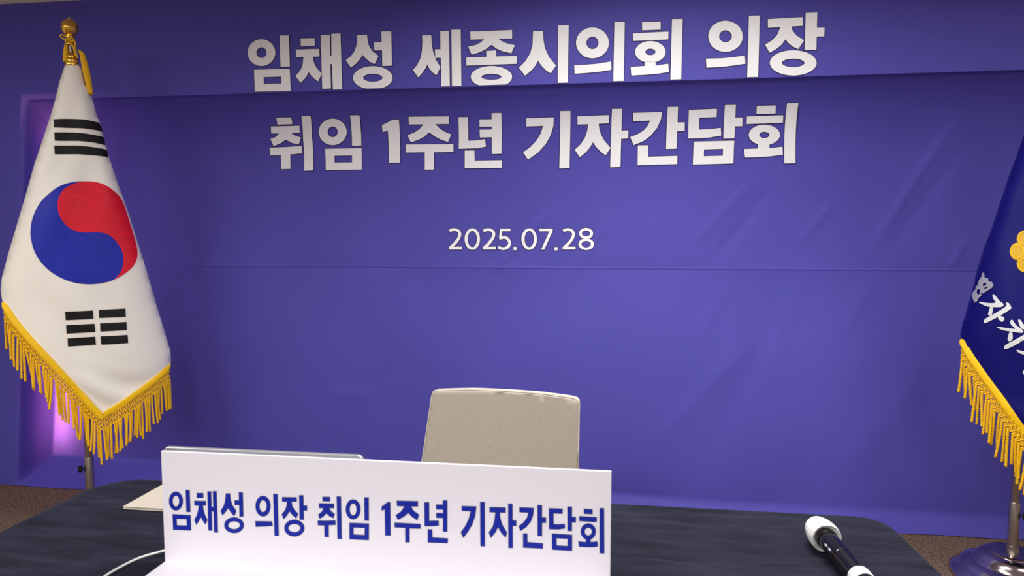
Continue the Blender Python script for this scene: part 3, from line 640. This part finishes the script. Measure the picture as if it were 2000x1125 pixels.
# ------------------------------------------------------------------ white sign on the table
NY = 1.076; nx0, nx1 = -.796, .0335; NT = .946
sg = thing('table_sign', 'white folded board sign with blue lettering standing on the navy tablecloth', 'sign', ((nx0+nx1)/2, NY, TZ))
box('sign_face', nx0, nx1, NY, NY+.005, TZ, NT, 'card', sg, .0008, 1)
box('sign_foot', nx0, nx1, NY-.115, NY+.0005, TZ, TZ+.004, 'card', sg, .0008, 1)
C_T = lambda p: (300+p[0]/4.2457, 860+p[1]/4.2457)
E_T = lambda p: (740+p[0]/4.1667, 860+p[1]/4.1667)
C1 = [
 [O(186, 503, 57, 78, 28, 46), P(267, 411, 299, 412, 306, 592, 273, 594), H((158, 612, 307, 620, 312, 747, 163, 740), (191, 650, 275, 653, 277, 707, 194, 704))],
 [P(358, 437, 412, 437, 413, 476, 359, 476), P(338, 501, 434, 503, 434, 540, 410, 540, 414, 575, 426, 615, 447, 660, 432, 697, 410, 668, 392, 635, 377, 667, 355, 700, 338, 662, 359, 620, 371, 580, 375, 540, 340, 540), P(447, 424, 478, 424, 481, 551, 496, 552, 492, 422, 523, 422, 534, 764, 503, 762, 498, 588, 482, 588, 487, 748, 455, 746)],
 [P(600, 440, 635, 441, 639, 490, 655, 538, 687, 585, 670, 628, 641, 597, 620, 562, 600, 590, 572, 622, 556, 585, 580, 548, 595, 502), P(707, 431, 740, 432, 745, 630, 713, 632, 711, 535, 674, 535, 672, 497, 709, 497), O(668, 703, 81, 65, 49, 33)],
 [O(908, 545, 62, 85, 30, 50), P(843, 670, 982, 672, 988, 708, 930, 713, 848, 716), P(993, 444, 1028, 445, 1038, 791, 1004, 790)],
 [P(1066, 471, 1188, 473, 1187, 508, 1145, 508, 1151, 545, 1170, 578, 1200, 608, 1183, 648, 1150, 617, 1127, 588, 1108, 620, 1080, 653, 1063, 613, 1090, 580, 1103, 545, 1107, 508, 1067, 508), P(1208, 455, 1242, 455, 1244, 540, 1273, 541, 1273, 582, 1245, 582, 1246, 658, 1212, 657), O(1168, 727, 83, 69, 50, 35)],
 [P(1401, 468, 1463, 469, 1463, 505, 1402, 504), P(1372, 522, 1496, 525, 1496, 562, 1456, 562, 1472, 587, 1503, 610, 1490, 645, 1460, 630, 1433, 605, 1410, 630, 1378, 650, 1366, 615, 1395, 592, 1410, 562, 1373, 560), P(1362, 665, 1430, 667, 1507, 663, 1510, 700, 1452, 703, 1453, 801, 1418, 800, 1416, 705, 1364, 703), P(1519, 465, 1554, 466, 1560, 818, 1526, 817)],
 [O(1655, 572, 61, 83, 29, 50), P(1748, 473, 1784, 474, 1785, 665, 1750, 664), H((1625, 684, 1786, 690, 1785, 827, 1625, 819), (1658, 722, 1752, 726, 1751, 785, 1658, 780))],
]
E1 = [
 [P(22, 540, 70, 503, 93, 504, 96, 774, 52, 773, 48, 560, 24, 572)],
 [P(145, 491, 318, 495, 318, 538, 262, 537, 282, 572, 328, 605, 312, 650, 270, 622, 238, 590, 205, 620, 155, 647, 138, 608, 180, 580, 210, 536, 148, 534), P(128, 670, 339, 680, 339, 718, 250, 716, 250, 830, 216, 829, 215, 712, 129, 707)],
 [P(371, 504, 409, 505, 410, 655, 485, 653, 488, 692, 440, 698, 373, 698), P(521, 489, 557, 489, 557, 743, 522, 742, 523, 631, 469, 630, 467, 590, 523, 592, 523, 563, 468, 562, 466, 522, 522, 523), P(399, 724, 434, 725, 436, 790, 562, 798, 560, 836, 399, 830)],
 [P(674, 534, 793, 538, 785, 610, 762, 680, 727, 740, 688, 793, 667, 748, 702, 700, 731, 640, 748, 577, 675, 573), P(825, 501, 861, 503, 863, 862, 827, 860)],
 [P(901, 543, 1031, 547, 1031, 588, 984, 587, 989, 635, 1006, 690, 1043, 750, 1030, 792, 995, 750, 970, 705, 948, 748, 912, 793, 895, 750, 928, 700, 943, 640, 948, 586, 902, 584), P(1053, 515, 1087, 516, 1088, 650, 1118, 652, 1118, 696, 1089, 695, 1090, 876, 1055, 874)],
 [P(1144, 545, 1261, 550, 1255, 610, 1235, 662, 1200, 705, 1152, 737, 1138, 697, 1174, 671, 1203, 635, 1218, 588, 1145, 584), P(1291, 526, 1327, 527, 1327, 626, 1360, 628, 1360, 671, 1328, 670, 1327, 779, 1292, 777), P(1174, 757, 1208, 758, 1209, 828, 1335, 838, 1334, 880, 1174, 872)],
 [P(1384, 552, 1495, 557, 1494, 597, 1421, 593, 1422, 682, 1465, 684, 1512, 678, 1515, 716, 1460, 724, 1386, 722), P(1535, 539, 1571, 540, 1571, 622, 1603, 624, 1602, 668, 1571, 667, 1570, 738, 1536, 736), H((1409, 758, 1572, 768, 1572, 899, 1410, 889), (1445, 796, 1537, 800, 1536, 860, 1446, 855))],
 [P(1668, 558, 1738, 561, 1738, 600, 1670, 597), P(1630, 617, 1773, 625, 1772, 664, 1632, 656), O(1704, 742, 61, 66, 30, 32), P(1685, 800, 1723, 802, 1723, 828, 1777, 823, 1782, 862, 1740, 868, 1690, 868, 1628, 864, 1623, 822, 1685, 828), P(1797, 551, 1832, 553, 1834, 920, 1797, 918)],
]
for chars, T in ((C1, C_T), (E1, E_T)):
    for ch in chars:
        parts = []; rp = []
        for outer, holes in ch:
            o2 = [ony(T(p), NY)[[0, 2]] for p in outer]; h2 = [[ony(T(p), NY)[[0, 2]] for p in h] for h in holes]
            v, f = fill(grow(o2, -.0007), [grow(h, .0007) for h in h2], 1.0); parts.append((np.c_[v[:, 0], np.full(len(v), NY-.0007), v[:, 1]], f))
            v, f = fill(grow(o2, .0004), [grow(h, -.0004) for h in h2], 1.0); rp.append((np.c_[v[:, 0], np.full(len(v), NY-.0003), v[:, 1]], f))
        kid('letter_outline', *merge(rp), 'blueedge', mk('letter', *merge(parts), 'blueink', sg, False))

# ------------------------------------------------------------------ laptop behind the sign (screen towards the chair)
a = ony((317, 877), 1.094); b = ony((709, 890), 1.094); lx0, lx1, lt = a[0], b[0], (a[2]+b[2])/2+.003
lp = thing('laptop', 'open silver laptop standing behind the white sign', 'laptop', ((lx0+lx1)/2, 1.2, TZ))
def rslab(name, x0, x1, h, t, r, m, parent, tilt, y0, z0, flat=False):
    bm = bmesh.new(); out = []
    for cx, cz, a0 in ((x1-r, h-r, 0), (x0+r, h-r, 90), (x0+.002, .002, 180), (x1-.002, .002, 270)):
        rr = r if cz > .01 else .002
        for q in np.linspace(a0, a0+90, 7): out.append((cx+rr*math.cos(math.radians(q)), cz+rr*math.sin(math.radians(q))))
    fv = [bm.verts.new((x, 0, z)) for x, z in out]; f = bm.faces.new(fv)
    ex = bmesh.ops.extrude_face_region(bm, geom=[f]); bmesh.ops.translate(bm, vec=(0, t, 0), verts=[v for v in ex['geom'] if isinstance(v, bmesh.types.BMVert)])
    bmesh.ops.recalc_face_normals(bm, faces=bm.faces)
    bmesh.ops.bevel(bm, geom=[e for e in bm.edges if abs(e.verts[0].co.y-e.verts[1].co.y) < 1e-6], offset=t*.3, segments=3, profile=.5, affect='EDGES')
    bmesh.ops.transform(bm, matrix=Matrix.Translation((0, y0, z0)) @ Matrix.Rotation(tilt, 4, 'X'), verts=bm.verts)
    return bmo(name, bm, m, parent)
lh = lt-TZ-.014
rslab('lid', lx0, lx1, lh, .008, .012, 'alu', lp, math.radians(6), 1.094+lh*math.sin(math.radians(6)), TZ+.014)
rslab('screen', lx0+.008, lx1-.008, lh-.016, .001, .004, 'screen', lp, math.radians(6), 1.1023+(lh-.006)*math.sin(math.radians(6)), TZ+.022)
box('body', lx0, lx1, 1.125, 1.370, TZ+.004, TZ+.018, 'alu', lp, .004)
box('keyboard', lx0+.03, lx1-.03, 1.15, 1.27, TZ+.0175, TZ+.0195, 'keys', lp, .0005, 1)
box('hinge', lx0+.06, lx1-.06, 1.107, 1.127, TZ+.005, TZ+.018, 'keys', lp, .003)
for a in (lx0+.03, lx1-.03):
    for b in (1.14, 1.35): lathe('rubber_foot', [(.006, 0), (.006, .0045)], 'plastic', lp, (a, b, TZ), 14)

# beige folder whose corner shows beside the sign
q = onz((240, 991), TZ+.006)
bm = bmesh.new(); bbox(bm, q[0], q[0]+.215, q[1], q[1]+.150, TZ+.0015, TZ+.0035, .0006, 1); bbox(bm, q[0]+.001, q[0]+.213, q[1]+.001, q[1]+.149, TZ+.0035, TZ+.0070); bbox(bm, q[0], q[0]+.215, q[1], q[1]+.150, TZ+.0070, TZ+.0085, .0005, 1)
fo = bmo('document_folder', bm, 'beige'); tag(fo, 'flat pale beige folder lying on the tablecloth, its corner past the white sign', 'folder')
# white cable
zc = TZ+.0035
cp = [onz(p, zc) for p in ((150, 1185), (180, 1148), (206, 1125), (240, 1105), (272, 1090), (305, 1080), (325, 1076))]
cp += [np.array([-.775, 1.115, zc]), np.array([-.79, 1.15, zc+.003]), np.array([lx0-.02, 1.17, zc+.006]), np.array([lx0-.004, 1.175, zc+.0075])]
cb = mk('charging_cable', *tube_data(crom(cp, 8), .0024, 10), 'cable'); tag(cb, 'thin white cable curving over the tablecloth behind the white sign', 'cable')

# ------------------------------------------------------------------ microphone
h0 = onz((1604, 1040), TZ+.028); t0 = onz((1668, 1118), TZ+.021)
ax = t0-h0; ax[2] = 0; ax /= np.linalg.norm(ax); ax[2] = -.028; ax /= np.linalg.norm(ax)
mc = thing('microphone', 'black handheld microphone with white cover lying on the tablecloth', 'microphone', tuple(h0-np.array([0, 0, .028])))
hd = [(.010, -.027), (.0205, -.0265), (.0228, -.024), (.0268, -.010), (.0292, .006), (.0295, .016), (.0288, .0245), (.0272, .0262), (.0215, .020), (.017, .019)]
lathe('foam_cover', hd, 'foam', mc, h0, 40, ax)
lathe('grille_collar', [(.015, .012), (.0205, .016), (.0212, .030), (.0195, .036)], 'micblack', mc, h0, 36, ax)
lathe('body', [(.0185, .034), (.0190, .06), (.0190, .0985), (.0178, .0995), (.0178, .1005), (.0190, .1015), (.0188, .15), (.0182, .19), (.0175, .232)], 'micblack', mc, h0, 40, ax)
lathe('white_ring', [(.0188, .160), (.0198, .162), (.0198, .182), (.0186, .184)], 'foam', mc, h0, 40, ax)
lathe('end_cap', [(.0178, .230), (.0170, .243), (.012, .249)], 'plastic', mc, h0, 32, ax)
side = np.cross(ax, [0, 0, 1]); side /= np.linalg.norm(side); sgn = -1 if side[0] > 0 else 1
for s in (.066, .082):
    p = h0+ax*s+side*sgn*.0170+np.array([0, 0, .006]); tube('button', [p-ax*.004, p+ax*.004], .0028, 'alu', mc, 10)

# ------------------------------------------------------------------ chair behind the table
CYB = 1.90
def cpl(p):
    d = ray(p); t = CYB/d[1]
    for _ in range(10):
        q = CAM+d*t; t = (CYB+.16*(q[2]-.66))/d[1]
    q = CAM+d*t; return np.array([q[0], q[2]])
TLp, TRp, BLp, BRp = cpl((846, 759)), cpl((1131, 776)), cpl((827, 902)), cpl((1128, 914))
lowz = .47
def ext(a, b, z): return a+(b-a)*((z-a[1])/(b[1]-a[1]))
BL2, BR2 = ext(TLp, BLp, lowz), ext(TRp, BRp, lowz)
BL2[0] = max(BL2[0], BLp[0]-.02)
top = [cpl(p) for p in ((856, 760.5), (920, 761), (990, 764.5), (1060, 769), (1112, 774.5), (1124, 777))]
outl = [BL2+np.array([.03, 0]), BL2+np.array([.009, .009]), BL2+np.array([0, .03]), BLp, TLp-np.array([0, .022]), TLp+np.array([.0030, -.0085]), TLp+np.array([.0085, -.0025])] + top[1:5] + [TRp+np.array([-.020, .0005]), TRp+np.array([-.0075, -.0030]), TRp+np.array([-.0015, -.0095]), TRp-np.array([0, .022]), BRp, BR2+np.array([0, .03]), BR2+np.array([-.009, .009]), BR2+np.array([-.03, 0])]
outl = [p for p in outl]
xm = (TLp[0]+TRp[0])/2
def cy_(x, z): return CYB+.16*(z-.66)-.022*((x-xm)/.23)**2+.03*np.clip((.6-z)/.15, 0, 1)**2*-1
chr_ = thing('office_chair', 'chair with pale beige fabric backrest behind the table', 'chair', (xm, 1.72, 0))
def slab(name, poly, off, th, m, parent, rnd=.005):
    v, f = fill(poly, [], .02); n = len(v); c = v.mean(0)
    ins = np.array(grow(poly, -rnd)); v2, f2 = fill(ins, [], .02)
    parts = [(np.c_[v2[:, 0], cy_(v2[:, 0], v2[:, 1])+off, v2[:, 1]], f2), (np.c_[v2[:, 0], cy_(v2[:, 0], v2[:, 1])+off+th, v2[:, 1]], [q[::-1] for q in f2])]
    rings = []
    O_ = resample(poly, .02); 
    for k in np.linspace(0, 1, 7):
        a = math.pi*k; ins_k = rnd*(1-math.sin(a)); yy = off+th*(.5-.5*math.cos(a))
        g = np.array(grow(poly, -ins_k if ins_k > 1e-6 else 0)); g = np.array([g[i]+(g[(i+1) % len(g)]-g[i])*t for i in range(len(g)) for t in np.linspace(0, 1, 6)[:-1]])
        rings.append(np.c_[g[:, 0], cy_(g[:, 0], g[:, 1])+yy, g[:, 1]])
    V = np.concatenate(rings); m_ = len(rings[0]); Fq = [(i*m_+j, i*m_+(j+1) % m_, (i+1)*m_+(j+1) % m_, (i+1)*m_+j) for i in range(6) for j in range(m_)]
    parts.append((V, Fq)); o = mk(name, *merge(parts), m, parent)
    bm = bmesh.new(); bm.from_mesh(o.data); bmesh.ops.remove_doubles(bm, verts=bm.verts, dist=2e-4); bmesh.ops.recalc_face_normals(bm, faces=bm.faces); bm.to_mesh(o.data); bm.free(); return o
bk = slab('backrest', outl, 0, .030, 'chairfab', chr_)
pp = [np.array([p[0], float(cy_(p[0], p[1]))+.006, p[1]]) for p in resample(outl[2:-2], .015)[:-28]]
lo = outl[2:-3]; pp = []
for i in range(len(lo)-1):
    for t in np.linspace(0, 1, 8)[:-1]:
        p = lo[i]+(lo[i+1]-lo[i])*t; pp.append(np.array([p[0], float(cy_(p[0], p[1]))+.004, p[1]]))
pi_ = mk('piping', *tube_data(pp, .0019, 8), 'chairpipe', None); pi_.parent = bk
sh = [np.array([p[0]+(.0035 if p[0] > xm else .004), p[1]-.002]) for p in outl]
slab('back_shell', sh, .034, .014, 'chairshell', chr_, .004)
bm = bmesh.new(); bbox(bm, xm-.235, xm+.235, 1.54, 1.865, .42, .49, .03, 4); bmo('seat', bm, 'chairfab', chr_, True)
box('seat_pan', xm-.20, xm+.20, 1.56, 1.85, .395, .425, 'chairshell', chr_, .01)
tube('back_bracket', crom([(xm, 1.76, .40), (xm, 1.88, .40), (xm, 1.925, .46), (xm, 1.935, .60)], 6), .02, 'chairshell', chr_, 12)
lathe('gas_column', [(.028, .10), (.028, .25), (.018, .252), (.018, .40)], 'chrome', chr_, (xm, 1.775, 0), 24)
bm = bmesh.new()
parts = [lathe_data([(.05, .07), (.05, .12), (.03, .13)], 24, (xm, 1.775, 0))]
for k in range(5):
    a = 2*math.pi*k/5+.3; d = np.array([math.cos(a), math.sin(a), 0]); c = np.array([xm, 1.775, .095])
    parts.append(tube_data([c, c+d*.12+np.array([0, 0, -.005]), c+d*.235+np.array([0, 0, -.022])], [.026, .022, .016], 8))
bm.free(); mk('star_base', *merge(parts), 'chairshell', chr_)
for k in range(5):
    a = 2*math.pi*k/5+.3; d = np.array([math.cos(a), math.sin(a), 0]); t = np.array([-d[1], d[0], 0])
    c = np.array([xm, 1.775, .030])+d*.215
    lathe('caster', [(.020, -.022), (.030, -.018), (.030, -.004), (.012, -.003), (.012, .003), (.030, .004), (.030, .018), (.020, .022)], 'plastic', chr_, c, 20, t)
